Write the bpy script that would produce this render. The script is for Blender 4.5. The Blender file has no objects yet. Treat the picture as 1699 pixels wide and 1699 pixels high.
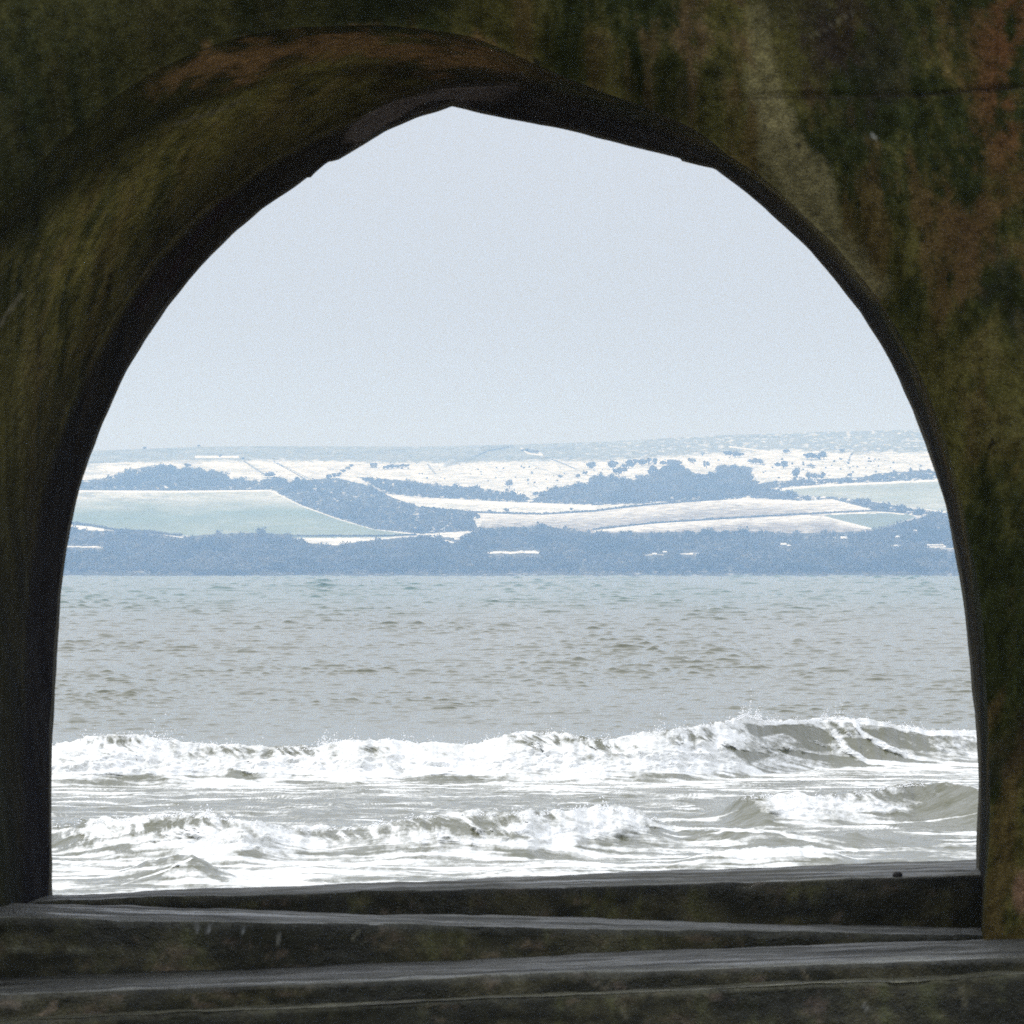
import bpy, math, random
import numpy as np
from mathutils import Vector

random.seed(7)
rng = np.random.default_rng(7)
SC = bpy.context.scene
COL = SC.collection

# ------------------------------------------------------------------ camera
CAM_H = 3.8                    # metres above the sea
FPX, CX, HOR = 9710.0, 849.5, 948.0   # focal length, centre column and horizon row of the 1699 px photo
cam_d = bpy.data.cameras.new('camera')
cam = bpy.data.objects.new('camera', cam_d)
COL.objects.link(cam)
cam.location = (0, 0, CAM_H)
cam.rotation_euler = (math.radians(90), 0, 0)
cam_d.sensor_width = 36
cam_d.lens = FPX / 1699 * 36
cam_d.shift_y = (HOR - 849.5) / 1699
cam_d.clip_start = 0.5
cam_d.clip_end = 60000
cam_d.dof.use_dof = True
cam_d.dof.focus_distance = 130
cam_d.dof.aperture_fstop = 34
SC.camera = cam

# ------------------------------------------------------------------ sky, sun, exposure
SUN_EL, SUN_AZ = 48.0, -78.0      # degrees; azimuth clockwise from the view direction (+Y)
world = bpy.data.worlds.new('World')
SC.world = world
world.use_nodes = True
wn, wl = world.node_tree.nodes, world.node_tree.links
bg = wn['Background']
sky_t = wn.new('ShaderNodeTexSky')
sky_t.sky_type = 'NISHITA'
sky_t.sun_disc = False
sky_t.sun_elevation = math.radians(SUN_EL)
sky_t.sun_rotation = math.radians(SUN_AZ)
sky_t.altitude = 0
sky_t.air_density = 1.0
sky_t.dust_density = 0.2
sky_t.ozone_density = 2.0
# thin cloud over the clear sky, brighter overhead than at the horizon as overcast skies are
tc = wn.new('ShaderNodeTexCoord'); sx = wn.new('ShaderNodeSeparateXYZ'); wl.new(tc.outputs['Generated'], sx.inputs[0])
up = wn.new('ShaderNodeMath'); up.operation = 'MAXIMUM'; wl.new(sx.outputs['Z'], up.inputs[0]); up.inputs[1].default_value = 0
gain = wn.new('ShaderNodeMath'); gain.operation = 'MULTIPLY_ADD'; wl.new(up.outputs[0], gain.inputs[0])
gain.inputs[1].default_value = 2.0; gain.inputs[2].default_value = 1.0
cloud = wn.new('ShaderNodeMix'); cloud.data_type = 'RGBA'; cloud.blend_type = 'MULTIPLY'; cloud.inputs[0].default_value = 1
cloud.inputs[6].default_value = (5.4, 5.65, 6.15, 1); wl.new(gain.outputs[0], cloud.inputs[7])
veil = wn.new('ShaderNodeMix'); veil.data_type = 'RGBA'
veil.inputs[0].default_value = 0.95
wl.new(sky_t.outputs[0], veil.inputs[6]); wl.new(cloud.outputs[2], veil.inputs[7])
wl.new(veil.outputs[2], bg.inputs[0])
bg.inputs[1].default_value = 0.10
sun_d = bpy.data.lights.new('sun', 'SUN')
sun_d.energy = 1.9
sun_d.angle = math.radians(16)
sun_d.color = (1.0, 0.98, 0.95)
sun = bpy.data.objects.new('sun', sun_d)
COL.objects.link(sun)
e, a = math.radians(SUN_EL), math.radians(SUN_AZ)
to_sun = Vector((math.sin(a) * math.cos(e), math.cos(a) * math.cos(e), math.sin(e)))
sun.rotation_euler = to_sun.to_track_quat('Z', 'Y').to_euler()
sun.location = (0, 0, 60)
SC.view_settings.view_transform = 'Standard'
SC.view_settings.look = 'None'
SC.view_settings.exposure = 0.03
SC.view_settings.gamma = 1
SC.view_settings.use_curve_mapping = False
SC.cycles.volume_bounces = 1
SC.cycles.max_bounces = 6
SC.cycles.use_denoising = False      # keeps the sensor-like grain

# ------------------------------------------------------------------ helpers
def pt(px, py, D):
    """a point of the place seen at photo pixel (px, py), D metres away"""
    return ((px - CX) * D / FPX, D, CAM_H - (py - HOR) * D / FPX)

_perm = np.random.default_rng(11).permutation(4096)
def _h(ix, iy):
    return _perm[(_perm[ix & 4095] + iy) & 4095]
_ga = np.random.default_rng(5).uniform(0, 2 * math.pi, 4096)
_gx, _gy = np.cos(_ga), np.sin(_ga)
def noise(x, y):
    """gradient noise, about -0.7..0.7"""
    x = np.asarray(x, float); y = np.asarray(y, float)
    x, y = np.broadcast_arrays(x, y)
    ix = np.floor(x).astype(np.int64); iy = np.floor(y).astype(np.int64)
    fx, fy = x - ix, y - iy
    u = fx * fx * fx * (fx * (fx * 6 - 15) + 10); v = fy * fy * fy * (fy * (fy * 6 - 15) + 10)
    def g(dx, dy):
        k = _h(ix + dx, iy + dy)
        return _gx[k] * (fx - dx) + _gy[k] * (fy - dy)
    return (g(0, 0) * (1 - u) + g(1, 0) * u) * (1 - v) + (g(0, 1) * (1 - u) + g(1, 1) * u) * v
def fbm(x, y, o=4, gain=.5):
    s, amp = 0, 1.0
    for k in range(o):
        s = s + amp * noise(x * 2 ** k + 17.3 * k, y * 2 ** k + 9.1 * k)
        amp *= gain
    return s
def sstep(a, b, x):
    t = np.clip((x - a) / (b - a), 0, 1)
    return t * t * (3 - 2 * t)
def lerp(a, b, t):
    return a + (b - a) * t
def curve(pts, u):
    p = np.array(pts, float)
    return np.interp(u, p[:, 0], p[:, 1])
def inside(poly, x, y):
    """even-odd test of points against a polygon"""
    p = np.array(poly, float); r = np.zeros(np.shape(x), bool)
    x1, y1 = p[-1]
    for x2, y2 in p:
        if y1 != y2:
            c = ((y1 > y) != (y2 > y)) & (x < (x2 - x1) * (y - y1) / (y2 - y1) + x1)
            r ^= c
        x1, y1 = x2, y2
    return r
def line_dist(pts, x, y):
    """distance to a polyline"""
    d = np.full(np.shape(x), 1e9)
    for (x1, y1), (x2, y2) in zip(pts[:-1], pts[1:]):
        dx, dy = x2 - x1, y2 - y1
        t = np.clip(((x - x1) * dx + (y - y1) * dy) / (dx * dx + dy * dy), 0, 1)
        d = np.minimum(d, np.hypot(x - x1 - t * dx, y - y1 - t * dy))
    return d

def mesh_np(name, V, F, smooth=True):
    """mesh from arrays; F is (n,3) or (n,4)"""
    V = np.asarray(V, np.float32).reshape(-1, 3); F = np.asarray(F, np.int32)
    n, k = F.shape
    me = bpy.data.meshes.new(name)
    me.vertices.add(len(V)); me.vertices.foreach_set('co', V.ravel())
    me.loops.add(n * k); me.loops.foreach_set('vertex_index', F.ravel())
    me.polygons.add(n); me.polygons.foreach_set('loop_start', np.arange(0, n * k, k, dtype=np.int32))
    me.update(calc_edges=True); me.validate()
    me.polygons.foreach_set('use_smooth', np.full(len(me.polygons), smooth))
    return me
def grid_faces(R, C, flip=False):
    i = np.arange(R * C).reshape(R, C)
    q = np.stack([i[:-1, :-1], i[:-1, 1:], i[1:, 1:], i[1:, :-1]], -1).reshape(-1, 4)
    return q[:, ::-1] if flip else q
def link(name, me, mat=None, parent=None, **props):
    o = bpy.data.objects.new(name, me); COL.objects.link(o)
    if mat and me: 
        if not me.materials: me.materials.append(mat)
    if parent: o.parent = parent
    for k, v in props.items(): o[k] = v
    return o
def attr(me, name, arr):
    a_ = me.attributes.new(name, 'FLOAT', 'POINT'); a_.data.foreach_set('value', np.asarray(arr, np.float32).ravel())
def attr_col(me, name, arr):
    arr = np.asarray(arr, np.float32).reshape(-1, 3)
    a_ = me.attributes.new(name, 'FLOAT_COLOR', 'POINT')
    a_.data.foreach_set('color', np.hstack([arr, np.ones((len(arr), 1), np.float32)]).ravel())

class Mat:
    """small node-material builder"""
    def __init__(s, name, color=(.5, .5, .5), rough=.8, spec=.3):
        s.m = bpy.data.materials.new(name); s.m.use_nodes = True
        s.n, s.l = s.m.node_tree.nodes, s.m.node_tree.links
        s.b = s.n['Principled BSDF']
        s.b.inputs['Base Color'].default_value = (*color, 1)
        s.b.inputs['Roughness'].default_value = rough
        s.b.inputs['Specular IOR Level'].default_value = spec
    def node(s, t, **kw):
        n = s.n.new(t)
        for k, v in kw.items():
            if k.startswith('i_'): n.inputs[k[2:].replace('_', ' ')].default_value = v
            else: setattr(n, k, v)
        return n
    def pos(s, scale=(1, 1, 1)):
        g = s.node('ShaderNodeNewGeometry'); m = s.node('ShaderNodeMapping')
        m.inputs['Scale'].default_value = scale
        s.l.new(g.outputs['Position'], m.inputs['Vector']); return m.outputs[0]
    def noise(s, scale, detail=4, vec=None, rough=.5):
        n = s.node('ShaderNodeTexNoise'); n.inputs['Scale'].default_value = scale
        n.inputs['Detail'].default_value = detail; n.inputs['Roughness'].default_value = rough
        s.l.new(vec if vec else s.pos(), n.inputs['Vector']); return n.outputs['Fac']
    def math(s, op, a_, b_=0.0, clamp=False):
        n = s.node('ShaderNodeMath', operation=op, use_clamp=clamp)
        for i, v in enumerate((a_, b_)):
            if hasattr(v, 'links'): s.l.new(v, n.inputs[i])
            else: n.inputs[i].default_value = v
        return n.outputs[0]
    def rng(s, v, a0, a1, b0, b1):
        n = s.node('ShaderNodeMapRange')
        s.l.new(v, n.inputs[0])
        for i, q in enumerate((a0, a1, b0, b1)): n.inputs[i + 1].default_value = q
        return n.outputs[0]
    def mix(s, fac, c1, c2, blend='MIX'):
        n = s.node('ShaderNodeMix', data_type='RGBA', blend_type=blend)
        for i, v in ((0, fac), (6, c1), (7, c2)):
            if hasattr(v, 'links'): s.l.new(v, n.inputs[i])
            elif isinstance(v, (int, float)): n.inputs[i].default_value = v
            else: n.inputs[i].default_value = (*v, 1)
        return n.outputs[2]
    def bump(s, h, strength=.5, dist=.02, base=None):
        n = s.node('ShaderNodeBump'); n.inputs['Strength'].default_value = strength
        n.inputs['Distance'].default_value = dist; s.l.new(h, n.inputs['Height'])
        if base: s.l.new(base, n.inputs['Normal'])
        return n.outputs[0]
    def attr(s, name):
        n = s.node('ShaderNodeAttribute'); n.attribute_name = name; return n
    def set(s, key, out): s.l.new(out, s.b.inputs[key])

# ------------------------------------------------------------------ materials
def concrete_mat(name, rough0, rough1, spec, bump, stretch=(9, 9, 9)):
    m = Mat(name, rough=.7, spec=spec)
    c = m.attr('tint').outputs['Color']
    f = m.rng(m.noise(24, 7, rough=.7), .3, .7, .5, 1.5)
    g = m.rng(m.noise(110, 4, rough=.7), .3, .7, .62, 1.38)
    c2 = m.mix(1.0, c, m.math('MULTIPLY', f, g), 'MULTIPLY')
    m.set('Base Color', c2)
    m.set('Roughness', m.rng(m.noise(1, 5, m.pos(stretch), .6), .35, .65, rough0, rough1))
    h = m.math('ADD', m.noise(35, 6, rough=.6), m.math('MULTIPLY', m.noise(140, 3), .4))
    m.set('Normal', m.bump(h, bump, .012))
    return m.m
M_WALL = concrete_mat('mossy_concrete', .8, .95, .04, .8)
M_LEDGE = concrete_mat('wet_concrete', .2, .95, .24, .7, (1.5, 11, 9))

def sea_mat():
    m = Mat('sea_water', (.17, .165, .125), .1, .5)
    m.b.inputs['IOR'].default_value = 1.33
    foam = m.attr('foam').outputs['Fac']
    P = m.pos((1, .55, 1))
    deep = m.attr('deep').outputs['Fac']; ruffle = m.attr('ruffle').outputs['Fac']
    body = m.mix(deep, (.110, .110, .066), (.068, .125, .098))
    fn = m.math('ADD', m.math('MULTIPLY', m.math('SUBTRACT', m.noise(6, 7, m.pos((1, .3, 1.6)), .72), .5), 1.3), foam)
    ff = m.rng(fn, .34, .80, 0, 1)
    froth = m.mix(m.rng(m.math('ADD', m.math('MULTIPLY', m.noise(1.6, 5, m.pos((1, .5, 2)), .65), .6), m.math('MULTIPLY', m.noise(9, 4, m.pos((1, .5, 2)), .6), .4)), .36, .6, 0, 1), (.56, .565, .535), (.83, .84, .835))
    m.set('Base Color', m.mix(ff, body, froth))
    m.set('Roughness', m.rng(ff, 0, 1, .1, .85))
    h1 = m.noise(1.1, 5, m.pos((1, .7, 1)), .6)
    h2 = m.noise(9, 4, m.pos((1, .6, 1)), .6)
    h1 = m.math('MULTIPLY', h1, ruffle)
    g_ = m.node('ShaderNodeNewGeometry'); tl = m.node('ShaderNodeVectorMath', operation='SCALE'); tl.inputs[0].default_value = (.05, -.55, 0)
    m.l.new(m.attr('steep').outputs['Fac'], tl.inputs['Scale'])
    ad = m.node('ShaderNodeVectorMath', operation='ADD'); m.l.new(g_.outputs['Normal'], ad.inputs[0]); m.l.new(tl.outputs[0], ad.inputs[1])
    nz = m.node('ShaderNodeVectorMath', operation='NORMALIZE'); m.l.new(ad.outputs[0], nz.inputs[0])
    b1 = m.bump(h1, .8, .15, nz.outputs[0])
    m.set('Normal', m.bump(h2, .5, .018, b1))
    return m.m
M_SEA = sea_mat()
M_SPRAY = Mat('spray_white', (.88, .89, .9), .7, .3).m

def hill_mat():
    m = Mat('snowy_farmland', rough=.95, spec=.05)
    c = m.attr('tint').outputs['Color']
    f = m.rng(m.noise(.02, 6, m.pos((1, .25, 1)), .7), .3, .7, .88, 1.12)
    m.set('Base Color', m.mix(1.0, c, f, 'MULTIPLY'))
    return m.m
M_HILL = hill_mat()
def leaf_mat(name, c1, c2):
    m = Mat(name, rough=.95, spec=.05)
    m.set('Base Color', m.mix(m.rng(m.math('ADD', m.math('MULTIPLY', m.noise(.022, 3, m.pos((1, .3, 1))), .65), m.math('MULTIPLY', m.noise(.3, 3), .35)), .38, .64, 0, 1), c1, c2))
    return m.m
M_WOOD = leaf_mat('dark_woodland', (.018, .022, .014), (.17, .165, .15))
M_PALE = leaf_mat('pale_bare_twigs', (.08, .078, .066), (.15, .145, .125))
M_TRUNK = leaf_mat('bark', (.05, .042, .034), (.08, .07, .06))
M_PLASTER = Mat('house_wall', (.34, .32, .29), .9, .1).m
M_SNOWROOF = Mat('snow_on_roof', (.85, .87, .9), .9, .1).m
M_DARKROOF = Mat('slate_roof', (.07, .07, .08), .8, .2).m
M_DARK = Mat('dark_glass', (.03, .03, .04), .2, .5).m
def ground_mat(name, c1, c2, sc):
    m = Mat(name, rough=.9, spec=.15)
    n = m.noise(sc, 6)
    m.set('Base Color', m.mix(m.rng(n, .3, .7, 0, 1), c1, c2))
    m.set('Normal', m.bump(m.noise(sc * 12, 5), .4, .02))
    return m.m
M_SAND = ground_mat('wet_sand', (.14, .12, .09), (.20, .17, .13), .4)
M_PROM = ground_mat('promenade_concrete', (.10, .10, .095), (.17, .165, .155), .8)

# ------------------------------------------------------------------ the concrete arch
# rows: far edge of the opening (against the sky), edge between splay and rim, near edge on the front face
ROWS = [
 ((80,1820),(32,1830),(-120,1850)), ((80,1487),(32,1497),(-120,1512)), ((81,1400),None,None), ((83,1250),(33,1250),(-130,1250)),
 ((86,1140),None,None), ((90,1050),(36,1040),(-140,1000)), ((95,985),None,None), ((105,920),None,None),
 ((115,865),(55,850),(-150,780)), ((128,808),None,None), ((145,755),(88,735),(-130,600)), ((165,703),None,None),
 ((185,660),(128,635),(-80,480)), ((210,610),None,None), ((240,558),(185,530),(-40,395)), ((275,505),None,None),
 ((310,462),(258,425),(28,322)), ((350,418),None,None), ((390,378),(345,335),(95,240)), ((430,345),None,None),
 ((470,318),(435,275),(175,172)), ((508,291),None,None), ((514,291),None,None), ((521,284),None,None),
 ((545,266),(530,222),(265,112)), ((552,265),None,None), ((563,262),None,None),
 ((590,245),(588,198),(360,68)), ((640,214),(660,163),(500,42)), ((690,191),(735,145),(630,38)), ((720,181),None,None),
 ((748,170),(858,141),(790,58)), ((800,182),None,None), ((850,193),(930,163),(900,112)), ((950,214),(1010,188),(1000,155)),
 ((1050,239),(1090,214),(1095,188)), ((1132,260),(1152,242),(1165,220)), ((1135,264),None,None),
 ((1190,276),(1205,262),(1232,250)), ((1225,302),(1245,287),(1282,280)), ((1270,338),(1294,322),(1332,320)), ((1310,375),None,None),
 ((1350,415),(1377,400),(1417,405)), ((1390,462),None,None), ((1430,515),(1457,501),(1492,506)), ((1465,570),None,None),
 ((1495,625),(1520,615),(1552,618)), ((1520,680),None,None), ((1540,735),(1562,728),(1592,730)), ((1555,785),None,None),
 ((1570,835),(1590,830),(1617,830)), ((1583,890),None,None), ((1593,945),(1612,942),(1637,940)), ((1602,1000),None,None),
 ((1608,1050),(1626,1050),(1648,1050)), ((1614,1100),None,None), ((1618,1160),(1635,1160),(1653,1160)), ((1621,1182),None,None),
 ((1625,1250),(1640,1250),(1656,1250)), ((1627,1330),(1640,1330),(1656,1330)), ((1626,1400),None,None),
 ((1625,1452),(1638,1452),(1652,1452)), ((1621,1553),(1634,1556),(1645,1562)), ((1621,1900),(1634,1900),(1645,1900))]
def ring_px(k, n):
    idx = [i for i, r in enumerate(ROWS) if r[k]]
    P = np.array([ROWS[i][k] for i in idx], float)
    # parameter: arc length of the far edge, so the three rings correspond
    R2 = np.array([r[0] for r in ROWS], float)
    s = np.r_[0, np.cumsum(np.hypot(*np.diff(R2, axis=0).T))]; s /= s[-1]
    t = np.linspace(0, 1, n)
    for q_, i_ in enumerate(idx):                   # the right side is only narrowly bevelled
        if i_ >= 38 and k > 0:
            r2, r1, r0 = [np.array(v, float) for v in ROWS[i_]]
            n1_ = r2 + (r1 - r2) * .62
            P[q_] = n1_ if k == 1 else n1_ + (r0 - r1) * .5
    x, y = np.interp(t, s[idx], P[:, 0]), np.interp(t, s[idx], P[:, 1])
    if k > 0:                       # round the outline a little
        for _ in range(14):
            x[1:-1] = (x[:-2] + 2 * x[1:-1] + x[2:]) / 4; y[1:-1] = (y[:-2] + 2 * y[1:-1] + y[2:]) / 4
    return x, y
NA = 720
def y_front(x):
    return np.interp(x, [-2.4, -1.6, 1.4, 2.0], [17.95, 18.0, 18.9, 18.95])
x2, y2 = ring_px(0, NA); x1, y1 = ring_px(1, NA); x0, y0 = ring_px(2, NA)
D2 = np.full(NA, 20.3); D1 = np.interp(x1, [0, 850, 1640], [19.75, 19.6, 19.55])
D0 = np.full(NA, 18.5)
ROUND = .16          # the near edge is worn round
for _ in range(12):
    D0 = y_front((x0 - CX) * D0 / FPX) + ROUND
def P3(x, y, D):
    return np.stack(pt(x, y, D), -1)
RING2, RING1, RING0 = P3(x2, y2, D2), P3(x1, y1, D1), P3(x0, y0, D0)
GROUND_Z = 2.2
def rough_up(V, amp=1.0):
    """pitted, uneven concrete: the same displacement for every part, so seams stay closed"""
    x, y, z = V[..., 0], V[..., 1], V[..., 2]
    q = V.copy()
    q[..., 0] += amp * (.010 * fbm(z * 2.2 + y * 1.7, y * 2 + x, 4))
    q[..., 1] += amp * (.022 * fbm(x * 2.1, z * 2.1 + y, 5, .55))
    q[..., 2] += amp * (.010 * fbm(x * 2.4 + y * 1.9, y * 2 + 5 + z, 4))
    return q
def loft(A, B, n, ease=None):
    t = np.linspace(0, 1, n) if ease is None else ease
    return A[None] * (1 - t)[:, None, None] + B[None] * t[:, None, None]
def photo_xy(V):
    """where a point shows in the photograph; used to lay stains where they are seen on the concrete"""
    return CX + V[..., 0] * FPX / V[..., 1], HOR - (V[..., 2] - CAM_H) * FPX / V[..., 1]
def blob(px, py, cx, cy, rx, ry, rot=0, soft=.5):
    c, s = math.cos(math.radians(rot)), math.sin(math.radians(rot))
    dx, dy = px - cx, py - cy
    d = np.hypot((dx * c + dy * s) / rx, (-dx * s + dy * c) / ry)
    return 1 - sstep(1 - soft, 1 + soft, d)
def blend(T, col, w):
    return T * (1 - w[..., None]) + np.array(col) * w[..., None]
OLIVE, DKGREEN, BROWN, BLACK = (.125, .108, .030), (.027, .032, .010), (.085, .052, .021), (.013, .011, .012)
def joint_y(px):
    return np.interp(px, [1150, 1290, 1500, 1699], [166, 163, 159, 146]) + 2.5 * noise(px * .03, 0)
def wall_tint(V):
    px, py = photo_xy(V)
    x, y, z = V[..., 0], V[..., 1], V[..., 2]
    n1 = fbm(x * 1.6 + 3, z * 1.1 + y, 5, .6); n2 = fbm(x * 6, z * 2.4 + y * 3, 4, .6); n3 = fbm(x * 4 + 40, z * 4 + y * 4, 5, .65)
    T = np.zeros(V.shape) + np.array(DKGREEN)
    n4 = fbm(x * 14, z * 9 + y * 11, 5, .7)
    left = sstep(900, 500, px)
    low_left = sstep(900, 500, px) * sstep(600, 1000, py)         # darker low on the left reveal
    T = blend(T, OLIVE, sstep(-.3, .5, n1 + .4 * n3 + .3 * n4 + .25 * left) * (.58 + .22 * left))
    T = blend(T, BROWN, sstep(.0, .5, n2 + .3 * n3 + .35 * n4) * (.55 - .25 * left))
    T = blend(T, BLACK, sstep(.1, .5, fbm(x * 2.2 + 9, z * 1.7 + 3 + y, 4, .6) + .3 * n4) * (.5 - .2 * left))
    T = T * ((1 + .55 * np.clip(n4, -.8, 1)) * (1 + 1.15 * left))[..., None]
    nn = n3 * .6 + n2 * .4 + .5 * n4
    T = blend(T, (.014, .015, .008), low_left * np.clip(.72 + .4 * n3, 0, 1))
    # right-hand face: pale band that runs down beside the opening, rusty stains towards the edge
    d = line_dist([(1255, 20), (1268, 150), (1290, 250), (1345, 330), (1395, 405), (1450, 480)], px, py)
    wid = np.interp(py, [0, 200, 300, 450, 520], [18, 36, 52, 30, 16])
    T = blend(T, (.22, .19, .088), (1 - sstep(.35, 1.25, d / wid + .8 * nn)) * np.interp(py, [0, 120, 200, 480, 620], [.35, .6, .85, .7, .0]))
    T = blend(T, (.105, .05, .02), sstep(-.1, .5, nn + .15) * blob(px, py, 1680, 110, 65, 190, 0, .7))
    T = blend(T, (.085, .05, .02), sstep(-.1, .5, nn + .05) * blob(px, py, 1610, 400, 80, 190, -8, .8) * .75)
    T = blend(T, (.11, .075, .035), sstep(-.1, .5, nn) * blob(px, py, 1190, 70, 150, 110, 0, .6) * .8)
    T = blend(T, (.10, .095, .03), sstep(-.1, .6, nn) * blob(px, py, 1660, 640, 55, 140, 0, .7) * .8)
    T = blend(T, (.2, .12, .07), blob(px, py, 1696, 1480, 14, 34, 0, .4) * .9)
    T = blend(T, BLACK, sstep(-.1, .5, nn + .2) * blob(px, py, 1400, 80, 110, 110, 0, .6) * .7)
    # shuttering joint across the right of the face
    jy = joint_y(px)
    T = blend(T, (.02, .016, .012), (1 - sstep(1.5, 4.0, np.abs(py - jy))) * sstep(1170, 1260, px) * .75)
    # left and top: dark face, russet weathering along the crown of the splay
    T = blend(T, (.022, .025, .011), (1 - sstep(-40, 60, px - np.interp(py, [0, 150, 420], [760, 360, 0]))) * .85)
    cr = line_dist([(255, 135), (360, 105), (480, 85), (590, 72), (760, 95), (870, 120)], px, py)
    T = blend(T, (.36, .21, .085), (1 - sstep(.1, 1.1, cr / 34 + 1.5 * nn + .1)) * np.interp(px, [200, 330, 560, 800, 900], [0, .8, .8, .75, 0]))
    lil = line_dist([(600, 222), (660, 178), (740, 153), (850, 143)], px, py + 4 * nn)
    T = blend(T, (.27, .24, .24), (1 - sstep(.45, 1.1, lil / np.interp(px, [590, 700, 860], [26, 22, 7]) + .8 * nn)) * .55)
    T = blend(T, (.15, .028, .02), (1 - sstep(.2, 1.1, line_dist([(372, 338), (330, 385), (285, 450), (235, 505)], px, py) / 17 + 1.2 * nn)) * .8)
    T = blend(T, (.34, .34, .30), sstep(.60, .68, noise(x * 15 + 3, z * 15 + y * 9)) * .55)       # pale flecks of barnacle and lime
    T = blend(T, (.008, .008, .007), sstep(.50, .58, noise(x * 19 + 70, z * 19 + y * 13)) * .8)     # pits
    # scratches and drips
    for pts, w_, o_ in (([(295, 205), (345, 190), (400, 168)], 3.5, .6), ([(185, 482), (250, 445)], 2.6, .5), ([(0, 540), (34, 490)], 4, .6),
                        ([(330, 290), (470, 235)], 2.5, .3), ([(1350, 60), (1420, 15)], 3, .25)):
        T = blend(T, (.22, .2, .14), (1 - sstep(.3, 1.2, line_dist(pts, px, py) / w_ + .5 * nn)) * o_)
    return T
ARCH = bpy.data.objects.new('arched_wall', None); COL.objects.link(ARCH)
ARCH.location = (0, 19, GROUND_Z)
ARCH['label'] = 'dark mossy concrete wall pierced by the big pointed archway that frames the sea'
ARCH['category'] = 'wall'
def arch_part(name, V, tint, flip=False, mat=M_WALL):
    R, C = V.shape[:2]
    W = rough_up(V)
    me = mesh_np(name, W - np.array(ARCH.location), grid_faces(R, C, flip))
    attr_col(me, 'tint', tint)
    return link(name, me, mat, ARCH)
# front face: from the near edge of the arch out to the ends and top of the wall
cz = 3.0
dx, dz = RING0[:, 0], RING0[:, 2] - cz
k = np.full(NA, 1e9)
X_END, Z_TOP = 5.2, 6.7
side_l = dx < 0
low = dz < 0.05
ux = np.where(np.abs(dx) < 1e-4, 1e-4, dx)
kx = X_END / np.abs(ux); kz = np.where(low, 1e9, (Z_TOP - cz) / np.maximum(dz, .05))
kk = np.minimum(kx, kz)
ox = dx * kk; oz = np.where(low, RING0[:, 2], cz + dz * kk)
OUT = np.stack([ox, y_front(ox), oz], -1)
te = np.r_[np.linspace(0, .5, 170), np.linspace(.51, 1, 16)]
face = loft(RING0, OUT, len(te), te)
fd = np.sqrt((face[..., 0] - RING0[None, :, 0]) ** 2 + (face[..., 2] - RING0[None, :, 2]) ** 2)
fpx, fpy = photo_xy(face)
jg = np.exp(-((fpy - joint_y(fpx)) / 3.0) ** 2) * sstep(1140, 1240, fpx)
face[..., 1] = y_front(face[..., 0]) + .012 * jg + ROUND * np.exp(-(fd / .13) ** 1.3)
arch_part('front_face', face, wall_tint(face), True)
# splayed reveal: bulged slightly between the near edge and the rim
ts = np.linspace(0, 1, 60)
spl = loft(RING0, RING1, 60, ts)
cpx, cpy = photo_xy(spl)          # a worn rebate runs round the splay
cl = line_dist([(-60, 460), (0, 392), (60, 335), (130, 272), (230, 205), (330, 162), (450, 134), (600, 120), (760, 118), (860, 126)], cpx, cpy)
grv = 1 - sstep(3, 13, cl + 3 * noise(cpx / 14, cpy / 14))  # also darkens the tint there, painting the shade of the crease
spl[..., 1] += .02 * grv
arch_part('splayed_reveal', spl, blend(blend(wall_tint(spl), (.02, .021, .012), grv * .45), (.010, .010, .010), sstep(.5, 1.05, ts)[:, None] * np.ones(NA)[None] * .75))  # inner half of the splay shaded in colour, deepening towards the rim
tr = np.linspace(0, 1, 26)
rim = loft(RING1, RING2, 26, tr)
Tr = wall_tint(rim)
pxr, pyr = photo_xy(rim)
rim_shade = np.array([.008, .007, .010])  # near-black shade of the reveal's far end, painted into the rim colour
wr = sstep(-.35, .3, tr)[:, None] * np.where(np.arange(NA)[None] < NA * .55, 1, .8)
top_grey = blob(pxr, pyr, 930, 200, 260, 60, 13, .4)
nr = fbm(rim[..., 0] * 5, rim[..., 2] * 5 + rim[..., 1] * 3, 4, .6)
Tr = blend(Tr, rim_shade, np.clip(wr * (1 - .0 * top_grey), 0, 1) * .93)
Tr = blend(Tr, (.075, .068, .066), top_grey * sstep(-.2, .5, nr) * .18)
lil = line_dist([(600, 222), (660, 178), (740, 153), (850, 143)], pxr, pyr)
Tr = blend(Tr, (.25, .215, .205), (1 - sstep(.3, 1.1, lil / 24 + 1.1 * nr)) * np.interp(pxr, [600, 800, 870], [.5, .45, 0]))
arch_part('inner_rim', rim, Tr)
# sea side of the wall
OUTB = OUT.copy(); OUTB[:, 1] = 20.42
rear0 = RING2.copy(); rear0[:, 1] = 20.42
back = np.concatenate([RING2[None], loft(rear0, OUTB, 14)], 0)
arch_part('rear_face', back, np.zeros(back.shape) + np.array((.06, .058, .045)))
topb = np.stack([OUT, OUTB], 0)
arch_part('coping', topb, np.zeros(topb.shape) + np.array((.12, .12, .11)), True)

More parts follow.
